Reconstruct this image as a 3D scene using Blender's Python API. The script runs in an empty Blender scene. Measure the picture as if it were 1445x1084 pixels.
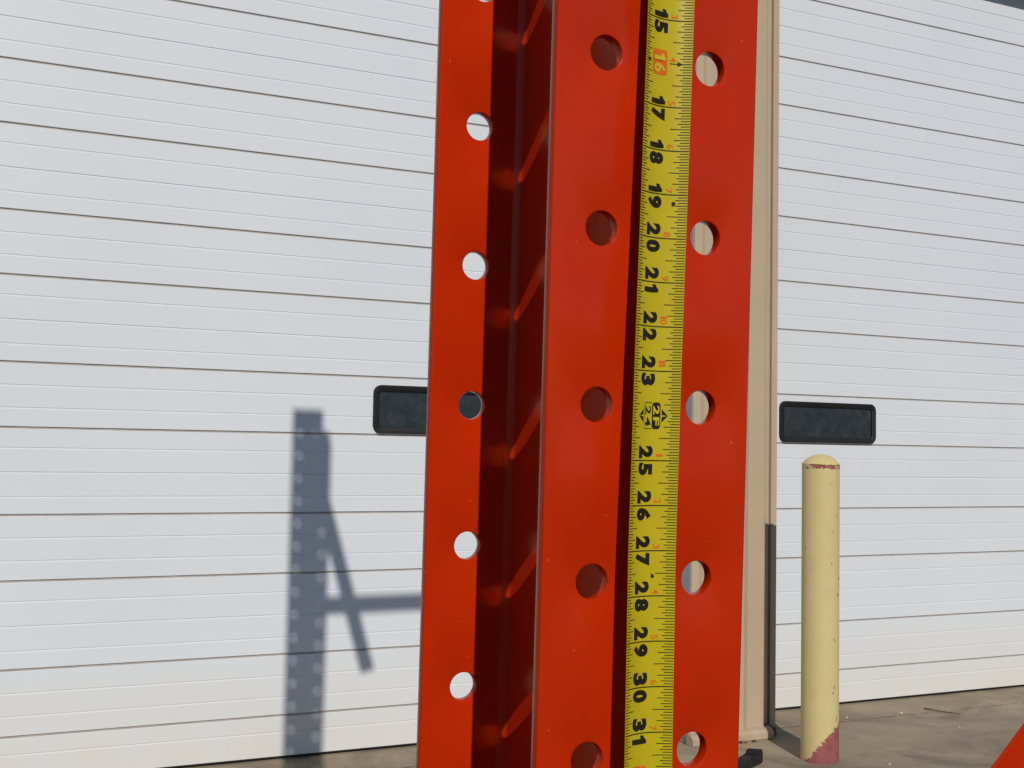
import bpy, bmesh, math, random
from mathutils import Vector, Matrix

# ------------------------------------------------------------------ basics
S = 0.0254                      # the place is laid out in inches, built in metres
GZ = 54.4                       # eye height of the camera above the yard, inches
C = bpy.context.scene.collection
def V(u, n, h): return Vector((u*S, n*S, (h+GZ)*S))   # u along the building, n towards it, h above eye level

sc = bpy.context.scene
# camera: 42 mm lens, eye height 1.38 m, turned 25.5 deg to the right of the wall normal, tipped up 3 deg
yaw, pitch, roll = math.radians(-25.49), math.radians(2.98), math.radians(0.99)
fwd = Vector((-math.sin(yaw)*math.cos(pitch), math.cos(yaw)*math.cos(pitch), math.sin(pitch)))
rgt = Vector((math.cos(yaw), math.sin(yaw), 0))
upv = rgt.cross(fwd)
R2 = rgt*math.cos(roll) + upv*math.sin(roll)
U2 = -rgt*math.sin(roll) + upv*math.cos(roll)
cam = bpy.data.cameras.new('camera'); co = bpy.data.objects.new('camera', cam); C.objects.link(co)
M = Matrix((R2, U2, -fwd)).transposed().to_4x4(); M.translation = V(0, 0, 0)
co.matrix_world = M
cam.sensor_width = 36; cam.lens = 1700/1445*36; cam.clip_start = 0.02; cam.clip_end = 800
sc.camera = co

# sky and sun (afternoon sun behind the camera, a little to the left of the wall normal)
sd = Vector((0.2465, 1.0, -0.675)).normalized()        # direction the light travels
elev = math.asin(-sd.z); az = math.atan2(-sd.x, -sd.y)  # bearing of the sun from +Y towards +X
w = bpy.data.worlds.new('World'); sc.world = w; w.use_nodes = True
nt = w.node_tree; nt.nodes.clear()
sky = nt.nodes.new('ShaderNodeTexSky'); sky.sky_type = 'NISHITA'; sky.sun_disc = False
sky.sun_elevation = elev; sky.sun_rotation = az; sky.altitude = 1500
sky.air_density = 1.0; sky.dust_density = 0.0; sky.ozone_density = 3.0
bg = nt.nodes.new('ShaderNodeBackground'); bg.inputs[1].default_value = 0.061
wo = nt.nodes.new('ShaderNodeOutputWorld')
nt.links.new(sky.outputs[0], bg.inputs[0]); nt.links.new(bg.outputs[0], wo.inputs[0])
sl = bpy.data.lights.new('sun', 'SUN'); sl.energy = 2.78; sl.angle = math.radians(0.42); sl.color = (1, 0.955, 0.89)
so = bpy.data.objects.new('sun', sl); C.objects.link(so)
so.rotation_euler = sd.to_track_quat('-Z', 'Y').to_euler()
so.location = V(-60, -300, 300)
vs = sc.view_settings; vs.view_transform = 'Standard'; vs.look = 'None'; vs.exposure = 0; vs.gamma = 1
sc.cycles.caustics_reflective = True
sc.cycles.blur_glossy = 0.2
sc.cycles.max_bounces = 8; sc.cycles.diffuse_bounces = 2; sc.cycles.glossy_bounces = 4
sc.cycles.use_denoising = True

# ------------------------------------------------------------------ helpers
def link(o, parent=None):
    C.objects.link(o)
    if parent is not None: o.parent = parent
    return o
def tag(o, label=None, cat=None, group=None, kind=None):
    if label: o['label'] = label
    if cat: o['category'] = cat
    if group: o['group'] = group
    if kind: o['kind'] = kind
    return o
def empty(name, loc=(0, 0, 0)):
    o = bpy.data.objects.new(name, None); o.location = loc; o.empty_display_size = 0.05
    return link(o)
def build(name, bm, mat, parent=None, smooth=False, offset=None):
    """bm is in world metres; a parented mesh is moved into its parent's frame"""
    if offset is not None: bmesh.ops.translate(bm, verts=bm.verts, vec=-Vector(offset))
    bmesh.ops.recalc_face_normals(bm, faces=bm.faces)
    me = bpy.data.meshes.new(name); bm.to_mesh(me); bm.free()
    me.materials.append(mat)
    if smooth is not False:
        me.shade_smooth()
        if smooth is not True: me.set_sharp_from_angle(angle=math.radians(smooth))
    return link(bpy.data.objects.new(name, me), parent)
def child(name, bm, mat, parent, smooth=False):
    off = Vector(parent.location) if parent.parent is None else Vector(parent.parent.location) + Vector(parent.location)
    return build(name, bm, mat, parent, smooth, off)
def box(bm, u0, u1, n0, n1, h0, h1, bev=0):
    vs_ = [bm.verts.new(V(u, n, h)) for h in (h0, h1) for n in (n0, n1) for u in (u0, u1)]
    fs = [bm.faces.new([vs_[i] for i in f]) for f in ((0,1,3,2),(4,6,7,5),(0,4,5,1),(2,3,7,6),(0,2,6,4),(1,5,7,3))]
    if bev:
        es = list({e for f in fs for e in f.edges})
        bmesh.ops.bevel(bm, geom=es, offset=bev*S, segments=2, affect='EDGES')
    return bm
def bx(*a, bev=0): return box(bmesh.new(), *a, bev=bev)
def prism(pts, f0, f1, caps=True):
    """pts: list of 2D points; f0/f1 map a 2D point to world at the two ends"""
    bm = bmesh.new()
    a = [bm.verts.new(f0(p)) for p in pts]; b = [bm.verts.new(f1(p)) for p in pts]
    n = len(pts)
    for i in range(n): bm.faces.new((a[i], a[(i+1) % n], b[(i+1) % n], b[i]))
    if caps: bm.faces.new(a[::-1]); bm.faces.new(b)
    return bm
def tube(pts, r, seg=10):
    bm = bmesh.new(); rings = []
    for i, p in enumerate(pts):
        d = (pts[min(i+1, len(pts)-1)] - pts[max(i-1, 0)]).normalized()
        x = d.orthogonal().normalized(); y = d.cross(x)
        rr = r[i] if isinstance(r, (list, tuple)) else r
        rings.append([bm.verts.new(p + (x*math.cos(2*math.pi*k/seg) + y*math.sin(2*math.pi*k/seg))*rr) for k in range(seg)])
    for a, b in zip(rings, rings[1:]):
        for k in range(seg): bm.faces.new((a[k], a[(k+1) % seg], b[(k+1) % seg], b[k]))
    bm.faces.new(rings[0][::-1]); bm.faces.new(rings[-1])
    return bm
def beam_between(a, b, w_, d_, side):
    """rectangular bar from a to b; w_ across (perpendicular to the bar and to side), d_ along side"""
    a, b = Vector(a), Vector(b); t = (b-a).normalized(); s = Vector(side).normalized(); x = t.cross(s).normalized()
    bm = bmesh.new(); vv = []
    for p in (a, b):
        for i, j in ((-1,-1), (1,-1), (1,1), (-1,1)): vv.append(bm.verts.new(p + x*i*w_/2 + s*j*d_/2))
    for f in ((0,1,2,3), (7,6,5,4), (0,4,5,1), (1,5,6,2), (2,6,7,3), (3,7,4,0)): bm.faces.new([vv[i] for i in f])
    bmesh.ops.bevel(bm, geom=list(bm.edges), offset=0.1*S, segments=2, affect='EDGES')
    return bm

# ------------------------------------------------------------------ materials
class NT:
    def __init__(s, name):
        s.m = bpy.data.materials.new(name); s.m.use_nodes = True; s.t = s.m.node_tree
        s.b = s.t.nodes['Principled BSDF']; s.tc = s.t.nodes.new('ShaderNodeTexCoord')
    def n(s, t, **k):
        x = s.t.nodes.new('ShaderNode'+t)
        for a, v in k.items(): setattr(x, a, v)
        return x
    def l(s, a, b): s.t.links.new(a, b)
    def val(s, x, sock):
        if hasattr(x, 'is_output'): s.l(x, sock)
        else: sock.default_value = x
    def noise(s, scale, detail=3, rough=0.55, vec=None, dist=0):
        x = s.n('TexNoise'); x.inputs['Scale'].default_value = scale; x.inputs['Detail'].default_value = detail
        x.inputs['Roughness'].default_value = rough; x.inputs['Distortion'].default_value = dist
        s.l(vec if vec is not None else s.tc.outputs['Object'], x.inputs['Vector']); return x.outputs['Fac']
    def mapping(s, scale, loc=(0,0,0)):
        x = s.n('Mapping'); x.inputs['Scale'].default_value = scale; x.inputs['Location'].default_value = loc
        s.l(s.tc.outputs['Object'], x.inputs['Vector']); return x.outputs[0]
    def ramp(s, fac, a, b, c0=(0,0,0,1), c1=(1,1,1,1)):
        x = s.n('ValToRGB'); e = x.color_ramp.elements; e[0].position = a; e[1].position = b
        e[0].color = c0 if len(c0) == 4 else (*c0, 1); e[1].color = c1 if len(c1) == 4 else (*c1, 1)
        s.l(fac, x.inputs[0]); return x.outputs[0]
    def math(s, op, a, b=0.0, c=0.0, clamp=False):
        x = s.n('Math', operation=op); x.use_clamp = clamp
        for v, i in ((a, 0), (b, 1), (c, 2)): s.val(v, x.inputs[i])
        return x.outputs[0]
    def mix(s, fac, a, b, mode='MIX'):
        x = s.n('Mix', data_type='RGBA', blend_type=mode)
        s.val(fac, x.inputs['Factor'])
        for v, nm in ((a, 'A'), (b, 'B')):
            sk = [i for i in x.inputs if i.name == nm and i.type == 'RGBA'][0]
            if isinstance(v, tuple): v = v if len(v) == 4 else (*v, 1)
            s.val(v, sk)
        return [o for o in x.outputs if o.type == 'RGBA'][0]
    def bump(s, h, strength=0.2, dist=0.001):
        x = s.n('Bump'); x.inputs['Strength'].default_value = strength; x.inputs['Distance'].default_value = dist
        s.l(h, x.inputs['Height']); s.l(x.outputs[0], s.b.inputs['Normal']); return x
    def sep(s):
        x = s.n('SeparateXYZ'); s.l(s.tc.outputs['Object'], x.inputs[0]); return x.outputs
    def set(s, **k):
        for a, v in k.items():
            nm = a.replace('_', ' ')
            if isinstance(v, tuple) and len(v) == 3: v = (*v, 1)
            s.val(v, s.b.inputs[nm])
        return s.m

def mat_orange():
    k = NT('orange_enamel')
    f = k.noise(9, 4); g = k.noise(55, 3)
    c = k.mix(k.ramp(f, .35, .7), (.505, .0228, .0014), (.565, .029, .0021))
    sp = k.ramp(k.noise(420, 1, .5, k.mapping((1, 1, .55))), .775, .81)          # tiny dust specks
    c = k.mix(k.math('MULTIPLY', sp, .5), c, (.60, .28, .14))
    px, py, pz = k.sep()                                                        # scuffs along one flange edge
    sc_ = k.ramp(k.noise(34, 2, .6, k.mapping((3.2, 1, 1))), .68, .74)
    sc_ = k.math('MULTIPLY', sc_, k.math('LESS_THAN', k.math('ABSOLUTE', k.math('SUBTRACT', px, .0985)), .0022))
    c = k.mix(k.math('MULTIPLY', sc_, .55), c, (.75, .36, .12))
    k.set(Base_Color=c, Roughness=k.math('MULTIPLY_ADD', g, .07, .17), Specular_IOR_Level=.22)
    b2 = k.math('ADD', k.noise(330, 2), k.math('MULTIPLY', k.noise(60, 2), 1.2))
    k.bump(b2, .16, .0005)
    return k.m
ORANGE = mat_orange()
def mat_door():
    k = NT('white_door_paint')
    wc = k.n('NewGeometry'); sp = k.n('SeparateXYZ'); k.l(wc.outputs['Position'], sp.inputs[0])
    vec = wc.outputs['Position']
    base = k.mix(k.ramp(k.noise(1.3, 3, .5, vec), .3, .7), (.715, .738, .762), (.745, .765, .785))
    grime = k.ramp(sp.outputs[2], .05, .50, (1, 1, 1), (0, 0, 0))               # splashed dirt near the sill
    grime = k.math('MULTIPLY', grime, k.ramp(k.noise(5, 5, .65, vec), .1, .6))
    base = k.mix(k.math('MULTIPLY', grime, .85), base, (.74, .70, .62))
    mp = k.n('Mapping'); mp.inputs['Scale'].default_value = (14, 14, 1.1); k.l(vec, mp.inputs[0])
    st = k.ramp(k.noise(1.0, 3, .6, mp.outputs[0]), .66, .80)                    # faint vertical run marks
    st = k.math('MULTIPLY', st, k.ramp(k.noise(1.7, 2, .5, vec), .5, .72))
    base = k.mix(k.math('MULTIPLY', st, .5), base, (.60, .50, .38))
    dots = k.ramp(k.noise(60, 2, .6, vec), .755, .79)
    base = k.mix(k.math('MULTIPLY', dots, .4), base, (.45, .37, .29))
    k.set(Base_Color=base, Roughness=.5, Specular_IOR_Level=.35)
    k.bump(k.noise(3.2, 3, .5, vec), .25, .004)
    return k.m
DOOR = mat_door()
def simple(name, col, rough=.5, spec=.5, metal=0, var=.12, scale=12, bump=0, bscale=200, bdist=.0006):
    k = NT(name); f = k.noise(scale, 4)
    d = tuple(max(0, x*(1-var)) for x in col); e = tuple(min(1, x*(1+var)) for x in col)
    k.set(Base_Color=k.mix(k.ramp(f, .3, .7), d, e), Roughness=rough, Specular_IOR_Level=spec, Metallic=metal)
    if bump: k.bump(k.noise(bscale, 3), bump, bdist)
    return k.m
SEAL = simple('brown_joint_seal', (.42, .365, .325), .8, .2)
RUBBER = simple('black_rubber', (.012, .011, .011), .55, .4, bump=.2)
TAN = simple('tan_cladding_paint', (.52, .395, .265), .5, .4, var=.05, scale=3, bump=.1, bscale=40)
TANW = simple('weathered_tan_trim', (.47, .365, .25), .6, .3, var=.12, scale=8, bump=.15, bscale=40)
GREYJ = simple('grey_jamb_steel', (.30, .295, .31), .5, .4, var=.08)
DARKM = simple('dark_brown_trim', (.13, .105, .082), .6, .3)
GROOVE = simple('brown_groove', (.36, .28, .19), .7, .2)
STEEL = simple('bright_steel', (.55, .55, .56), .3, .5, metal=1)
YELLOWP = simple('yellow_plastic', (.62, .45, .02), .4)
def mat_pane():
    k = NT('dark_acrylic_pane')
    f = k.noise(14, 4, .65)
    k.set(Base_Color=k.mix(k.ramp(f, .4, .75), (.016, .020, .024), (.045, .052, .060)), Roughness=k.math('MULTIPLY_ADD', f, .3, .1), Specular_IOR_Level=.5)
    return k.m
PANE = mat_pane()
def mat_conc(name, tint=(1, 1, 1)):
    k = NT(name)
    wc = k.n('NewGeometry'); vec = wc.outputs['Position']
    c0 = (.25*tint[0], .20*tint[1], .138*tint[2]); c1 = (.43*tint[0], .35*tint[1], .245*tint[2])
    c = k.mix(k.ramp(k.noise(2.1, 6, .62, vec), .28, .72), c0, c1)
    st = k.ramp(k.noise(1.6, 6, .68, vec, 1.0), .48, .66)
    c = k.mix(k.math('MULTIPLY', st, .6), c, (.15, .12, .09))
    sp = k.ramp(k.noise(160, 2, .6, vec), .62, .72)
    c = k.mix(k.math('MULTIPLY', sp, .4), c, (.46, .41, .33))
    sd_ = k.ramp(k.noise(90, 2, .6, vec), .66, .74)
    c = k.mix(k.math('MULTIPLY', sd_, .5), c, (.10, .085, .062))
    k.set(Base_Color=c, Roughness=.88, Specular_IOR_Level=.25)
    hh = k.math('ADD', k.noise(140, 4, .65, vec), k.math('MULTIPLY', k.noise(9, 4, .6, vec), 2.0))
    k.bump(hh, .45, .0022)
    return k.m
CONC = mat_conc('yard_concrete'); CONC2 = mat_conc('sill_concrete', (1.0, .98, .95)); DIRT = mat_conc('joint_dirt', (.4, .36, .33))
def mat_bollard():
    k = NT('cream_bollard_paint')
    x, y, z = k.sep()
    # s: across the pipe, + to the right as the camera sees it
    s_ = k.math('ADD', k.math('MULTIPLY', x, .77), k.math('MULTIPLY', y, -.64))
    base = k.mix(k.ramp(k.noise(8, 4), .3, .7), (.66, .53, .235), (.71, .575, .265))
    red = k.mix(k.ramp(k.noise(30, 4), .3, .7), (.27, .075, .07), (.36, .115, .10))
    # paint peeled off round the foot, climbing towards one side
    lim = k.math('ADD', k.math('MULTIPLY', k.math('MAXIMUM', k.math('ADD', s_, .066), 0.0), 1.15),
                 k.math('MULTIPLY', k.math('SUBTRACT', k.noise(45, 5, .7), .5), .11))
    foot = k.math('GREATER_THAN', lim, z)
    foot = k.math('MULTIPLY', foot, k.math('GREATER_THAN', s_, -.068))
    # chips, mostly on one side
    nz = k.noise(62, 3, .6, k.mapping((1, 1, .45)))
    chip = k.math('GREATER_THAN', k.math('ADD', nz, k.math('MULTIPLY', k.ramp(s_, .015, .07), .07)), .725)
    # rusty ring under the cap weld
    ring = k.math('LESS_THAN', k.math('ABSOLUTE', k.math('SUBTRACT', z, 1.316)), k.math('MULTIPLY', k.noise(60, 4, .7), .020))
    ring = k.math('MULTIPLY', ring, k.math('GREATER_THAN', k.noise(26, 5, .7), .50))
    msk = k.math('MAXIMUM', k.math('MAXIMUM', foot, chip), ring)
    dust = k.ramp(z, 1.328, 1.336)
    base = k.mix(k.math('MULTIPLY', dust, .75), base, (.47, .385, .225))
    k.set(Base_Color=k.mix(msk, base, red), Roughness=k.math('MULTIPLY_ADD', msk, .3, .45), Specular_IOR_Level=.4)
    k.bump(k.math('SUBTRACT', k.math('MULTIPLY', k.noise(70, 3), .3), msk), .5, .0012)
    return k.m
BOLL = mat_bollard()
def mat_tape():
    k = NT('yellow_tape_lacquer')
    c = k.mix(k.ramp(k.noise(60, 4), .3, .7), (.505, .395, .0085), (.55, .435, .012))
    sm = k.ramp(k.noise(900, 2, .6), .70, .76)
    c = k.mix(k.math('MULTIPLY', sm, .35), c, (.2, .16, .05))
    k.set(Base_Color=c, Roughness=.36, Specular_IOR_Level=.25)
    return k.m
TAPE = mat_tape()
INK = simple('black_print', (.020, .016, .010), .5, .12, var=.1, scale=300)
REDINK = simple('red_print', (.72, .135, .012), .5, .12, var=.1, scale=300)
YINK = simple('yellow_print', (.56, .45, .03), .5, .12, var=.05, scale=300)
DARKYARD = simple('dark_unseen_yard', (.055, .053, .05), .9, .25, var=.35, scale=60, bump=.5, bscale=150, bdist=.003)  # paving out of view, made dark to cut the warm bounce into the shadows
LEAF = simple('dry_leaf', (.20, .035, .02), .7, .3, var=.4, scale=60)
TWIG = simple('twig_bark', (.13, .095, .05), .8, .2, var=.3, scale=60)
STONE = simple('pale_stone', (.6, .58, .54), .8, .2)

# ------------------------------------------------------------------ ground
g = bmesh.new(); box(g, -6000, 6000, -6000, 6000, -56.5, -54.45)
ground = tag(build('ground', g, DIRT), kind='structure')
gx = [-474, -330, -186, -42, 102, 246, 390, 534]; gn = [-257, -113, 31, 130, 175.0, 262]
for i in range(len(gx)-1):
    for j in range(len(gn)-1):
        child('concrete_slab', bx(gx[i]+.14, gx[i+1]-.14, gn[j]+.12, gn[j+1]-.12, -57.5, -54.4), CONC if gn[j] > 100 else DARKYARD, ground)
for u0, u1 in ((-40, 127.5), (145.2, 310)):      # raised sill slabs under the doors
    bm = bmesh.new(); k = 40; rnd = random.Random(5)
    front = [(u0+(u1-u0)*i/k, 193.6+rnd.uniform(-.25, .25)) for i in range(k+1)]
    pts = front + [(u1, 203), (u1, 209), (u0, 209), (u0, 203)]
    bm = prism(pts, lambda p: V(p[0], p[1], -55.5), lambda p: V(p[0], p[1], -54.385 + max(0, min(1, (p[1]-194)/9))*.985))
    bmesh.ops.triangulate(bm, faces=[f for f in bm.faces if len(f.verts) > 4])
    tag(build('sill_slab', bm, CONC2), kind='structure')

    fb = bmesh.new(); rr = random.Random(8)                                # dark grit along the sill joint
    va = [fb.verts.new(V(u0+(u1-u0)*i/160, 193.6+rr.uniform(-.35, .05), -54.394)) for i in range(161)]
    vb = [fb.verts.new(V(u0+(u1-u0)*i/160, 193.75+rr.uniform(-.05, .35), -54.372)) for i in range(161)]
    for i in range(160): fb.faces.new((va[i], va[i+1], vb[i+1], vb[i]))
    child('joint_filler', fb, DIRT, ground)

# ------------------------------------------------------------------ building shell
bld = empty('building', V(136, 200, -54.4))
tag(bld, 'tan clad warehouse front with a pier between two door bays', 'building')
HT = 110.2
# pier cladding, drawn in plan
plan = [(127.6, 206), (127.6, 188.7), (129.1, 188.5), (129.5, 188.0), (130.6, 187.9), (133.6, 187.9), (134.0, 188.5), (135.0, 188.5), (135.4, 187.8),
        (138.9, 187.8), (140.2, 188.5), (143.9, 188.5), (144.35, 188.7), (144.4, 189.1), (144.4, 206)]
pier = child('pier_cladding', prism(plan, lambda p: V(p[0], p[1], -54.4), lambda p: V(p[0], p[1], HT+4)), TAN, bld)
o = child('pier_side', bx(127.35, 127.59, 188.9, 205.5, -54.3, HT), GREYJ, bld)
prof = [(0, -54.38), (2.0, -54.38), (2.2, -54.1), (2.2, -53.1), (1.5, -52.5), (.6, -52.3), (0, -52.3)]   # flared foot
child('pier_foot', prism(prof, lambda p: V(126.9, 188.9-p[0], p[1]), lambda p: V(145.2, 188.9-p[0], p[1])), TANW, bld)
child('foot_bracket', bx(144.6, 147.2, 188.4, 192.6, -54.38, -52.6, bev=.15), DARKM, bld)
child('door_jamb', bx(149.0, 150.45, 193.0, 207, -53.38, HT, bev=.08), TAN, bld)
child('jamb_seal', bx(144.45, 148.5, 193.2, 206.5, -53.37, HT), TAN, bld)
child('jamb_groove', bx(148.51, 148.97, 193.5, 206, -53.3, HT-.1), GROOVE, bld)
child('header', bx(-60, 340, 199, 207.5, HT+.02, 150), TAN, bld)
child('soffit', bx(-40, 310, 199.1, 203.2, HT-.3, HT), DARKM, bld)
child('end_wall', bx(-200, -40.1, 188, 207, -54.4, 150), TAN, bld)
child('end_wall', bx(310.1, 460, 188, 207, -54.4, 150), TAN, bld)
child('rear_wall', bx(-200, 460, 600, 604, -54.4, 150), TAN, bld)
child('side_wall', bx(-204, -200.1, 188, 604, -54.4, 150), TAN, bld)
child('side_wall', bx(460.1, 464, 188, 604, -54.4, 150), TAN, bld)
child('roof', bx(-206, 466, 186, 606, 150.1, 154), TANW, bld)

# ------------------------------------------------------------------ sectional doors
LINES = [-53.3, -46.3, -36.02, -22.3, -12.02, 1.7, 11.98, 25.7, 35.98, 49.7, 59.98, 73.7, 83.98, 97.7, 110.5]
FACE = 203.9
def arc(cx, cy, r, a0, a1, k): return [(cx+r*math.cos(math.radians(a0+(a1-a0)*i/k)), cy+r*math.sin(math.radians(a0+(a1-a0)*i/k))) for i in range(k+1)]
def rrect(x0, x1, y0, y1, r, k=8):
    return arc(x1-r, y1-r, r, 0, 90, k) + arc(x0+r, y1-r, r, 90, 180, k) + arc(x0+r, y0+r, r, 180, 270, k) + arc(x1-r, y0+r, r, 270, 360, k)
def panel_mesh(u0, u1, a, b, first):
    h = b-a
    if first: fr = [(.40, .085)]
    elif h < 12: fr = [(.354, .075), (.70, .065)]
    else: fr = [(.234, .07), (.514, .12), (.793, .07)]
    g_ = .15
    pr = [(b-g_-.06, 1.2), (b-g_-.06, .25), (b-g_-.03, .06), (b-g_-.10, 0)]          # (height, depth) from the top down
    for f, d in fr:
        y = b-h*f
        pr += [(y+.13, 0.0), (y+.05, d), (y-.05, d), (y-.17, 0.0)]
    pr += [(a+g_+.05, 0), (a+g_, .06), (a+g_, 1.2)]
    bm = bmesh.new(); K = max(1, int((u1-u0)/24)); rows = []
    for i in range(K+1):
        u = u0+(u1-u0)*i/K
        rows.append([bm.verts.new(V(u, FACE+d, y)) for y, d in pr])
    for p, q in zip(rows, rows[1:]):
        for j in range(len(pr)-1): bm.faces.new((p[j], q[j], q[j+1], p[j+1]))
    return bm
def overhead_door(u0, u1, label, wins):
    d = empty('overhead_door', V((u0+u1)/2, FACE, -53.4))
    tag(d, label, 'door', 'overhead doors of the building')
    child('backing', bx(u0, u1, FACE+.22, FACE+1.6, -53.1, 110.6), SEAL, d)
    child('bottom_seal', bx(u0, u1, FACE+.1, FACE+1.4, -53.39, -53.16), RUBBER, d)
    for i in range(len(LINES)-1):
        p = child('panel', panel_mesh(u0, u1, LINES[i], LINES[i+1], i == 0), DOOR, d)
        if i == 5:
            for wu in wins:
                x0, x1, y0, y1 = wu, wu+26.0, 2.0, 10.6
                bm = bmesh.new()
                loops = [(rrect(x0, x1, y0, y1, 1.5), .10), (rrect(x0, x1, y0, y1, 1.5), -.42), (rrect(x0+.12, x1-.12, y0+.12, y1-.12, 1.4), -.55),
                         (rrect(x0+.95, x1-.95, y0+.95, y1-.95, .7), -.52), (rrect(x0+1.1, x1-1.1, y0+1.1, y1-1.1, .6), -.40), (rrect(x0+1.15, x1-1.15, y0+1.15, y1-1.15, .6), -.08)]
                rings = [[bm.verts.new(V(x, FACE+dd, y)) for x, y in lp] for lp, dd in loops]
                for r1, r2 in zip(rings, rings[1:]):
                    m_ = len(r1)
                    for k in range(m_): bm.faces.new((r1[k], r1[(k+1) % m_], r2[(k+1) % m_], r2[k]))
                off = d.location
                build('window_frame', bm, RUBBER, p, 40, off)
                bm = bmesh.new(); bm.faces.new([bm.verts.new(V(x, FACE-.10, y)) for x, y in rrect(x0+1.0, x1-1.0, y0+1.0, y1-1.0, .6)])
                build('window_pane', bm, PANE, p, False, off)
    return d
overhead_door(-39.8, 127.3, 'white ribbed sectional door carrying the long blue shadow of a column', (69.9, 10.0-46))
overhead_door(146, 309.8, 'white ribbed sectional door directly behind the cream bollard', (159.35, 245.0))

# ------------------------------------------------------------------ bollard
bc = (143.4, 171.5); br = 3.3
bol = empty('bollard', V(bc[0], bc[1], -54.4)); tag(bol, 'cream painted steel pipe bollard with domed cap and peeling red foot', 'bollard')
def lathe(prof, c, seg=48):
    bm = bmesh.new(); rings = []
    for r, h in prof:
        rings.append([bm.verts.new(V(c[0]+r*math.cos(2*math.pi*k/seg), c[1]+r*math.sin(2*math.pi*k/seg), h)) for k in range(seg)] if r > 1e-4 else [bm.verts.new(V(c[0], c[1], h))])
    for a, b in zip(rings, rings[1:]):
        for k in range(seg):
            if len(b) == 1: bm.faces.new((a[k], a[(k+1) % seg], b[0]))
            else: bm.faces.new((a[k], a[(k+1) % seg], b[(k+1) % seg], b[k]))
    return bm
child('pipe', lathe([(br, -54.42), (br, -30), (br, -2.25)], bc), BOLL, bol, True)
child('domed_cap', lathe([(br+.02, -2.26), (br+.04, -2.12), (br-.06, -1.98), (2.7, -1.42), (2.0, -.92), (1.2, -.55), (.5, -.37), (0, -.33)], bc), BOLL, bol, True)

# ------------------------------------------------------------------ steel column (wide-flange beam with punched flanges)
def flange_mesh(q0, q1, top, bot, w0, w1, hx, hr=.395, er=.05, dt=0.0):
    """plate in column space (p,q,t): holes every 4 inches in two rows, eased hole lips and edges"""
    bm = bmesh.new()
    mid = (hx[0]+hx[1])/2
    cells = [(w0+er, mid, hx[0]), (mid, w1-er, hx[1])]
    def P(p, q, t): return bm.verts.new((p*S, q*S, t*S))
    ts = [4.0*k+dt for k in range(-20, 40) if bot+2 <= 4*k+dt <= top-2]
    for x0, x1, cx in cells:
        for t in ts:
            ang = set(2*math.pi*i/40 for i in range(40))
            for xx in (x0, x1):
                for yy in (-2, 2): ang.add(math.atan2(yy, xx-cx) % (2*math.pi))
            ang = sorted(ang)
            rings = []
            for q, sg in ((q0, 1), (q1, -1)):
                outer = []; lips = [[], [], []]
                for a in ang:
                    ca, sa = math.cos(a), math.sin(a)
                    k = min([(x1-cx)/ca if ca > 1e-9 else 1e9, (x0-cx)/ca if ca < -1e-9 else 1e9, 2/sa if sa > 1e-9 else 1e9, -2/sa if sa < -1e-9 else 1e9])
                    outer.append(P(cx+k*ca, q, t+k*sa))
                    for i, (dr, dq) in enumerate(((.045, 0), (.012, .012), (0, .045))):
                        lips[i].append(P(cx+(hr+dr)*ca, q+sg*dq, t+(hr+dr)*sa))
                rings.append([outer]+lips)
            m_ = len(ang)
            seq = rings[0] + rings[1][::-1]
            for r1, r2 in zip(seq, seq[1:]):
                for i in range(m_): bm.faces.new((r1[i], r1[(i+1) % m_], r2[(i+1) % m_], r2[i]))
    # plain ends above and below the last holes
    t0, t1 = ts[0]-2, ts[-1]+2
    for a, b in ((bot, t0), (t1, top)):
        if b-a > 1e-3:
            for q in (q0, q1):
                vv = [P(w0+er, q, a), P(w1-er, q, a), P(w1-er, q, b), P(w0+er, q, b)]; bm.faces.new(vv)
    # eased long edges
    qs = (q0, q1)
    for w_, sg in ((w0, 1), (w1, -1)):
        pr = [(w_+sg*er, q0), (w_+sg*er*.3, q0+er*.3), (w_, q0+er), (w_, q1-er), (w_+sg*er*.3, q1-er*.3), (w_+sg*er, q1)]
        c0 = [P(x, y, bot) for x, y in pr]; c1 = [P(x, y, top) for x, y in pr]
        for i in range(len(pr)-1): bm.faces.new((c0[i], c0[i+1], c1[i+1], c1[i]))
    for t in (bot, top):
        vv = [P(w0, q0+er, t), P(w0+er, q0, t), P(w1-er, q0, t), P(w1, q0+er, t), P(w1, q1-er, t), P(w1-er, q1, t), P(w0+er, q1, t), P(w0, q1-er, t)]
        bm.faces.new(vv)
    bmesh.ops.remove_doubles(bm, verts=bm.verts, dist=2e-6)
    return bm
W0, W1, TF, DEP, WT = -1.26, 4.06, .33, 8.12, .115
MID = (W0+W1)/2
def web_mesh(top, bot):
    a, b, r = TF, DEP-TF, .30
    l_, rt = MID-WT, MID+WT
    pts = arc(l_-r, a+r, r, -90, 0, 6) + arc(l_-r, b-r, r, 0, 90, 6)
    pts2 = arc(rt+r, b-r, r, 90, 180, 6) + arc(rt+r, a+r, r, 180, 270, 6)
    pts = pts + pts2
    return prism(pts, lambda p: Vector((p[0]*S, p[1]*S, bot*S)), lambda p: Vector((p[0]*S, p[1]*S, top*S)))
def lbox(p0, p1, q0, q1, t0, t1, bev=.06):
    bm = bmesh.new()
    bmesh.ops.create_cube(bm, size=1, matrix=Matrix.Translation((((p0+p1)/2)*S, ((q0+q1)/2)*S, ((t0+t1)/2)*S)) @ Matrix.Diagonal(((p1-p0)*S, (q1-q0)*S, (t1-t0)*S, 1)))
    if bev: bmesh.ops.bevel(bm, geom=list(bm.edges), offset=bev*S, segments=2, affect='EDGES')
    return bm
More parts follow.
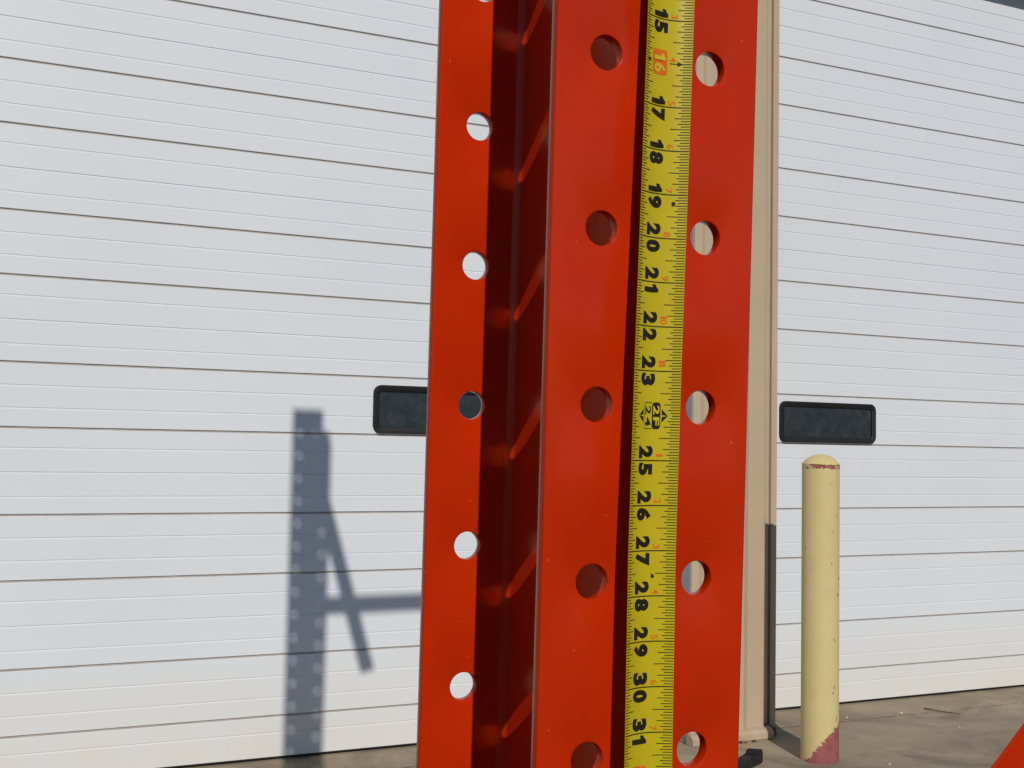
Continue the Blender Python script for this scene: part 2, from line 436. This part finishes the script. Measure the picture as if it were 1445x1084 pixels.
def steel_column(name, top, bot, label, group):
    c = empty(name); tag(c, label, 'column', group)
    build('front_flange', flange_mesh(0, TF, top, bot, W0, W1, (0, 2.75)), ORANGE, c, 50)
    build('rear_flange', flange_mesh(DEP-TF, DEP, top, bot, W0, W1, (0, 2.75), dt=-.125), ORANGE, c, 50)
    build('web', web_mesh(top, bot), ORANGE, c, 50)
    build('base_plate', lbox(W0-3, W1+3, -3, DEP+3, bot-.76, bot-.01), ORANGE, c)
    return c
GRP = 'orange steel rack columns'
col = steel_column('steel_column', 116.0, -62.2, 'orange I-beam column with round holes and a tape measure hung down its face', GRP)
def rotvec(wx, wy, wz):
    v = Vector((wx, wy, wz)); return Matrix.Rotation(v.length, 3, v.normalized())
col.rotation_euler = rotvec(*(math.radians(a) for a in (2.2, -.25, -2.32))).to_euler()
col.location = V(13.419, 23.442, 8.978)


# high above the lens: a clip, a loose strut and the tie bar to the next column of the rack
build('brace_clip', lbox(W1-1.2, W1+1.25, DEP-TF-.34, DEP-TF-.02, 101.5, 112.5), ORANGE, col)
bpy.context.view_layer.update()
inv = col.matrix_world.inverted()
def lc(u, n, h): return inv @ V(u, n, h)
build('strut', beam_between(lc(16.0, 24.9, 114.5), lc(25.9, 24.9, 81.0), 2.6*S, .5*S, (0, 1, 0)), ORANGE, col)
build('tie_bar', beam_between(lc(16.6, 24.0, 93.3), lc(61.0, 24.0, 93.3), 2.2*S, 1.6*S, (0, 1, 0)), ORANGE, col)
col2 = steel_column('steel_column', 118.0, -62.6, 'orange I-beam column tied by a bar to the column with the tape', GRP)
col2.location = V(62.3, 21.0, 8.98)

# ------------------------------------------------------------------ tape measure
def tu(z):   # blade centre line along the wall
    xs = [(-40, 14.60), (-12, 14.47), (-7, 14.435), (-2.35, 14.435), (2.4, 14.52), (5.3, 14.59), (10.2, 14.70), (26, 15.02)]
    for (a, b), (c, d) in zip(xs, xs[1:]):
        if z <= c:
            f = (z-a)/(c-a); return b+(d-b)*f
    return xs[-1][1]
def tn(z): return 22.75+(10.2-z)*.0117
HALF, SAG = .615, .20
def tp(s, z, lift=0.0):
    """s: -1..1 across the blade, z: height; the printed side is hollow"""
    c = (1-s*s)*SAG
    nx = -2*s*SAG/HALF      # slope of the hollow
    ln = math.sqrt(1+nx*nx)
    return V(tu(z)+s*HALF + lift*nx/ln*-1*-1*0, tn(z)+c-lift, z)
def zi(k): return 9.80-1.0055*(k-15)
tape = empty('tape_measure', V(15.0, 22.6, 24.9)); tag(tape, 'yellow steel tape measure blade hanging down the front flange of the column', 'tape measure')
bm = bmesh.new(); rows = []
zz = zi(0); NS = 14
while zz > -30:
    rows.append([bm.verts.new(tp(-1+2*i/NS, zz)) for i in range(NS+1)] + [bm.verts.new(tp(-1+2*i/NS, zz, -.014)) for i in range(NS, -1, -1)]); zz -= .8
for a, b in zip(rows, rows[1:]):
    m_ = len(a)
    for i in range(m_): bm.faces.new((a[i], a[(i+1) % m_], b[(i+1) % m_], b[i]))
bm.faces.new(rows[0]); bm.faces.new(rows[-1])
child('blade', bm, TAPE, tape, 40)
# hook at the zero end, resting on the flange, and the case hanging out of sight below
bm = bx(14.4, 15.6, 22.45, 22.9, 24.75, 25.0, bev=.05); child('hook', bm, STEEL, tape)
bm = bx(13.2, 15.9, 22.0, 24.6, -33.2, -29.8, bev=.4); child('case', bm, YELLOWP, tape)
LIFT = .006
def strip(bm, s0, s1, z0, z1, lift=LIFT, k=None):
    k = k or max(1, int(abs(s1-s0)*7))
    a = [bm.verts.new(tp(s0+(s1-s0)*i/k, z0, lift)) for i in range(k+1)]
    b = [bm.verts.new(tp(s0+(s1-s0)*i/k, z1, lift)) for i in range(k+1)]
    for i in range(k): bm.faces.new((a[i], a[i+1], b[i+1], b[i]))
ticks = bmesh.new()
for n in range(1, 37):
    z0 = zi(n)
    if n % 16 != 0 and n % 12 != 0: strip(ticks, -.99, .99, z0+.012, z0-.012)
    else: strip(ticks, -.99, -.86, z0+.01, z0-.01); strip(ticks, .74, .99, z0+.01, z0-.01)
    for i in range(1, 16):
        z = z0-1.0055*i/16
        e = 16//math.gcd(i, 16)
        rl = {16: .30, 8: .40, 4: .53, 2: .68}[e]; ll = {16: .20, 8: .27, 4: .36, 2: .45}[e]
        strip(ticks, .99-rl, .99, z+.0085, z-.0085)
        strip(ticks, -.99, -.99+ll, z+.0085, z-.0085)
t_ = child('tick_marks', ticks, INK, tape); t_['kind'] = 'stuff'
_gl = {}
def glyph(ch, bold):
    if ch == '1' and bold > .02:   # plain heavy one: flag and stem
        return ([(.40, 0), (1, 0), (1, 1), (.62, 1), (.40, .90), (0, .80), (0, .58), (.40, .64)], [(0, 1, 2, 3, 4, 7), (7, 4, 5, 6)])
    if ch == '9' and bold > .02:
        v6, f6 = glyph('6', bold); return ([(1-a, 1-b) for a, b in v6], f6)
    if (ch, bold) not in _gl:
        cu = bpy.data.curves.new('glyph', 'FONT'); cu.body = ch; cu.size = 1; cu.offset = bold; cu.resolution_u = 4
        ob = bpy.data.objects.new('glyph', cu); C.objects.link(ob)
        dg = bpy.context.evaluated_depsgraph_get(); me = bpy.data.meshes.new_from_object(ob.evaluated_get(dg))
        vs_ = [(v.co.x, v.co.y) for v in me.vertices]; fs = [tuple(p.vertices) for p in me.polygons]
        bpy.data.objects.remove(ob); bpy.data.curves.remove(cu); bpy.data.meshes.remove(me)
        x0 = min(a for a, b in vs_); x1 = max(a for a, b in vs_); y0 = min(b for a, b in vs_); y1 = max(b for a, b in vs_)
        _gl[(ch, bold)] = ([((a-x0)/(x1-x0), (b-y0)/(y1-y0)) for a, b in vs_], fs)
    return _gl[(ch, bold)]
def put(bm, ch, s0, s1, za, zb, bold=.03, lift=LIFT):
    """glyph with its foot at s0 and head at s1, reading downwards from za to zb"""
    vs_, fs = glyph(ch, bold)
    vv = [bm.verts.new(tp(s0+(s1-s0)*y, za+(zb-za)*x, lift)) for x, y in vs_]
    for f in fs:
        try: bm.faces.new([vv[i] for i in f])
        except ValueError: pass
def quad(bm, pts, lift=LIFT): bm.faces.new([bm.verts.new(tp(s, z, lift)) for s, z in pts])
def rbox(bm, s0, s1, z0, z1, r=.05, lift=LIFT):
    """filled panel with clipped corners, cut into columns so that it follows the hollow"""
    rs = r/HALF
    cols = [(s0, r), (s0+rs*.3, r*.35), (s0+rs, 0)] + [(s0+rs+(s1-s0-2*rs)*i/5, 0) for i in range(1, 5)] + [(s1-rs, 0), (s1-rs*.3, r*.35), (s1, r)]
    a = [bm.verts.new(tp(s, z0-d, lift)) for s, d in cols]; b = [bm.verts.new(tp(s, z1+d, lift)) for s, d in cols]
    for i in range(len(cols)-1): bm.faces.new((a[i], a[i+1], b[i+1], b[i]))
DW = {'1': .18}
def BO(c): return .064
for n in range(1, 37):
    z = zi(n)
    if n % 12 == 0:
        bm = bmesh.new(); rbox(bm, -.01, .33, z+.30, z-.30, .06)                     # foot flag: black half and outlined half
        for a, b, c, d in ((-.36, -.345, .29, -.29),): strip(bm, a, b, z+c, z+d, k=1)
        strip(bm, -.34, -.01, z+.30, z+.285); strip(bm, -.34, -.01, z-.285, z-.30)
        for sg, s0 in ((-1, -.40), (1, .38)):
            quad(bm, [(s0, z+.15), (s0+sg*.22, z), (s0, z+.025)]); quad(bm, [(s0, z-.025), (s0+sg*.22, z), (s0, z-.15)])
        fl = child('foot_flag', bm, INK, tape)
        bm = bmesh.new(); ft = n//12
        put(bm, str(ft), .035, .285, z+.23, z+.02, .03, LIFT*2); put(bm, 'F', .035, .285, z-.03, z-.22, .03, LIFT*2)
        build('foot_numeral', bm, YINK, fl, False, tape.location)
        bm = bmesh.new(); st = str(n)
        put(bm, st[0], -.31, -.06, z+.22, z+.025, .022); put(bm, st[1], -.31, -.06, z-.025, z-.24, .022)
        build('numeral', bm, INK, fl, False, tape.location)
        continue
    st = str(n)
    if n % 16 == 0:
        bm = bmesh.new(); rbox(bm, -.58, .10, z+.29, z-.29, .06); fl = child('stud_mark', bm, REDINK, tape)
        bm = bmesh.new(); put(bm, st[0], -.50, .03, z+.21, z+.04, .026, LIFT*2); put(bm, st[1], -.50, .03, z-.03, z-.24, .026, LIFT*2)
        build('numeral', bm, YINK, fl, False, tape.location)
        bm = bmesh.new(); strip(bm, .20, .75, z+.01, z-.01); quad(bm, [(.50, z+.06), (.70, z), (.50, z-.06)])
        quad(bm, [(-.66, z), (-.78, z+.05), (-.90, z), (-.78, z-.05)])
        child('stud_arrow', bm, INK, tape)
    else:
        bm = bmesh.new()
        if len(st) == 1: st = ' '+st
        if st[0] != ' ': put(bm, st[0], -.575, .075, z+.05+DW.get(st[0], .28), z+.05, BO(st[0]))
        put(bm, st[1], -.575, .075, z-.05, z-.05-DW.get(st[1], .28), BO(st[1]))
        child('numeral', bm, INK, tape)
    if n > 12:
        m = str(n % 12); bm = bmesh.new()
        wd = .10 if len(m) == 1 else .19
        zt = z+.05+wd
        for ch in m:
            w1_ = .055 if ch == '1' else .105
            put(bm, ch, .20, .46, zt, zt-w1_, .008); zt -= w1_+.02
        child('inch_numeral', bm, REDINK, tape)
bm = bmesh.new(); z = zi(19.2); quad(bm, [(.44, z), (.53, z+.055), (.62, z), (.53, z-.055)])
child('truss_mark', bm, INK, tape)
bm = bmesh.new(); z = zi(27.53); quad(bm, [(.10, z+.03), (.17, z+.02), (.27, z-.01), (.27, z-.06), (.19, z-.08), (.14, z-.05), (.16, z)])
child('ink_blot', bm, INK, tape)

# ------------------------------------------------------------------ orange bar leaning on a low trestle (bottom right corner)
a = V(26.0, 80.3, -54.3); b = V(81.0, 80.3, -6.6)
t = (b-a).normalized(); perp = Vector((t.z, 0, -t.x))
edge = V(86.81, 80, -28.0)
shift = edge - a; shift = shift - t*shift.dot(t)
off = Vector((shift.x, 0, shift.z)) + perp*1.5*S
p0, p1 = a+off, b+off
p0 = p0 + t*((V(0, 0, -53.3).z-p0.z)/t.z)
p1 = p0 + t*((101*S-p0.x)/t.x)
bar = empty('rack_arm', p0); tag(bar, 'orange steel bar leaning up from the ground in the corner by the yard', 'steel bar')
child('tube', beam_between(p0, p1, 3*S, .6*S, (0, 1, 0)), ORANGE, bar)
child('end_plate', beam_between(p1, p1+t*.35*S, 5*S, 4*S, (0, 1, 0)), ORANGE, bar)
tr = empty('trestle', V(101, 81, -54.4)); tag(tr, 'low orange steel trestle propping the leaning bar', 'trestle')
tz = (p1.z/S-GZ) - 4.2
tc = p1.x/S - 2.5
child('top_rail', bx(tc-1.2, tc+1.2, 77.5, 84.5, tz-1.5, tz+1.2, bev=.1), ORANGE, tr)
for sn in (78.6, 83.4):
    for du in (-1.5, 7):
        child('leg', beam_between(V(tc, sn, tz-.6), V(tc+du, sn, -54.0), 1.5*S, 1.5*S, (0, 1, 0)), ORANGE, tr)

# ------------------------------------------------------------------ bits on the ground
ck = [(0, 0), (8.2, 0), (8.6, .5), (8.3, .9), (8.5, 2.4), (8.3, 3.0), (6.6, 3.3), (6.3, 2.9), (6.2, 2.2), (4.8, 2.0), (3.0, 2.3), (1.2, 1.8), (.2, .8)]
bm = prism(ck, lambda p: V(126.0+p[0]*.72+.3, 169.9+p[0]*.4, -54.36+p[1]*.8), lambda p: V(126.0+p[0]*.72-1.0, 169.9+p[0]*.4+1.9, -54.36+p[1]*.75))
bmesh.ops.bevel(bm, geom=list(bm.edges), offset=.12*S, segments=2, affect='EDGES')
tag(build('rubber_chock', bm, RUBBER, None, 40), 'small black rubber wedge lying on the concrete by the pier foot', 'chock')
rnd = random.Random(3)
pts = []
A_, B_ = V(191.5, 195.6, -53.95), V(195.2, 189.2, -54.2)
for i in range(7):
    f = i/6; p = A_.lerp(B_, f); p.z += rnd.uniform(-.05, .12)*S; p.x += rnd.uniform(-.1, .1)*S; pts.append(p)
tag(build('twig', tube(pts, [.16*S*(1-.45*i/6) for i in range(7)], 7), TWIG, None, True), 'thin brown twig lying across the sill joint', 'twig')
for u, n, hz, r, lb in ((184.2, 194.6, -54.3, .34, 'largest pale stone chip, on the sill joint beside the twig'), (170.4, 195.4, -54.3, .26, 'pale stone chip on the sill joint beside the bollard'),
                        (186.5, 181, -54.4, .24, 'small pale stone chip on open concrete before the twig'), (152.5, 164.0, -54.4, .3, 'pale stone chip on the concrete before the bollard foot')):
    bm = bmesh.new(); bmesh.ops.create_icosphere(bm, subdivisions=2, radius=r*S)
    for v in bm.verts: v.co *= rnd.uniform(.75, 1.15); v.co.z *= .6
    bmesh.ops.translate(bm, verts=bm.verts, vec=V(u, n, hz+r*.42))
    tag(build('pebble', bm, STONE, None), lb, 'pebble', 'stone chips on the concrete')
for i, (u, n) in enumerate(((138.3, 185.6), (139.6, 185.9), (140.6, 185.8), (137.2, 185.9))):
    bm = bmesh.new(); a0 = rnd.uniform(0, 3); L = rnd.uniform(.6, 1.0)
    c_, s_ = math.cos(a0), math.sin(a0); rowsl = []
    for k in range(6):
        f = k/5; wd = .28*math.sin(math.pi*min(.98, f*.9+.08)); cu = .25*math.sin(math.pi*f)
        rowsl.append([bm.verts.new(V(u+(f*L)*c_-x*wd*s_, n+(f*L)*s_+x*wd*c_, -54.32+cu+abs(x)*.12)) for x in (-1, 0, 1)])
    for p, q in zip(rowsl, rowsl[1:]):
        for k in range(2): bm.faces.new((p[k], p[k+1], q[k+1], q[k]))
    bmesh.ops.solidify(bm, geom=list(bm.faces), thickness=.02*S)
    tag(build('dry_leaf', bm, LEAF, None), 'scrap of dark red dry leaf against the pier foot', 'leaf', 'leaf scraps at the pier foot')

gr = bmesh.new(); rnd = random.Random(21)
for i in range(900):
    u = rnd.uniform(20, 250); n = rnd.uniform(148, 192) if i % 3 else rnd.gauss(192.8, .7)
    if 126 < u < 148 and n > 186: continue
    r = rnd.uniform(.03, .11)*(1.6 if rnd.random() < .05 else 1)*S
    c = V(u, n, -54.39)
    vv = [gr.verts.new(c+Vector((r*math.cos(a), r*math.sin(a), 0))) for a in (0, 1.7+rnd.uniform(-.4, .4), 3.1, 4.6+rnd.uniform(-.4, .4))]
    tpv = gr.verts.new(c+Vector((rnd.uniform(-.3, .3)*r, rnd.uniform(-.3, .3)*r, r*rnd.uniform(.5, .9))))
    for k in range(4): gr.faces.new((vv[k], vv[(k+1) % 4], tpv))
GRIT = simple('grit', (.27, .235, .185), .9, .2, var=.6, scale=30)
tag(build('grit', gr, GRIT), 'fine brown grit scattered over the concrete', 'grit', kind='stuff')
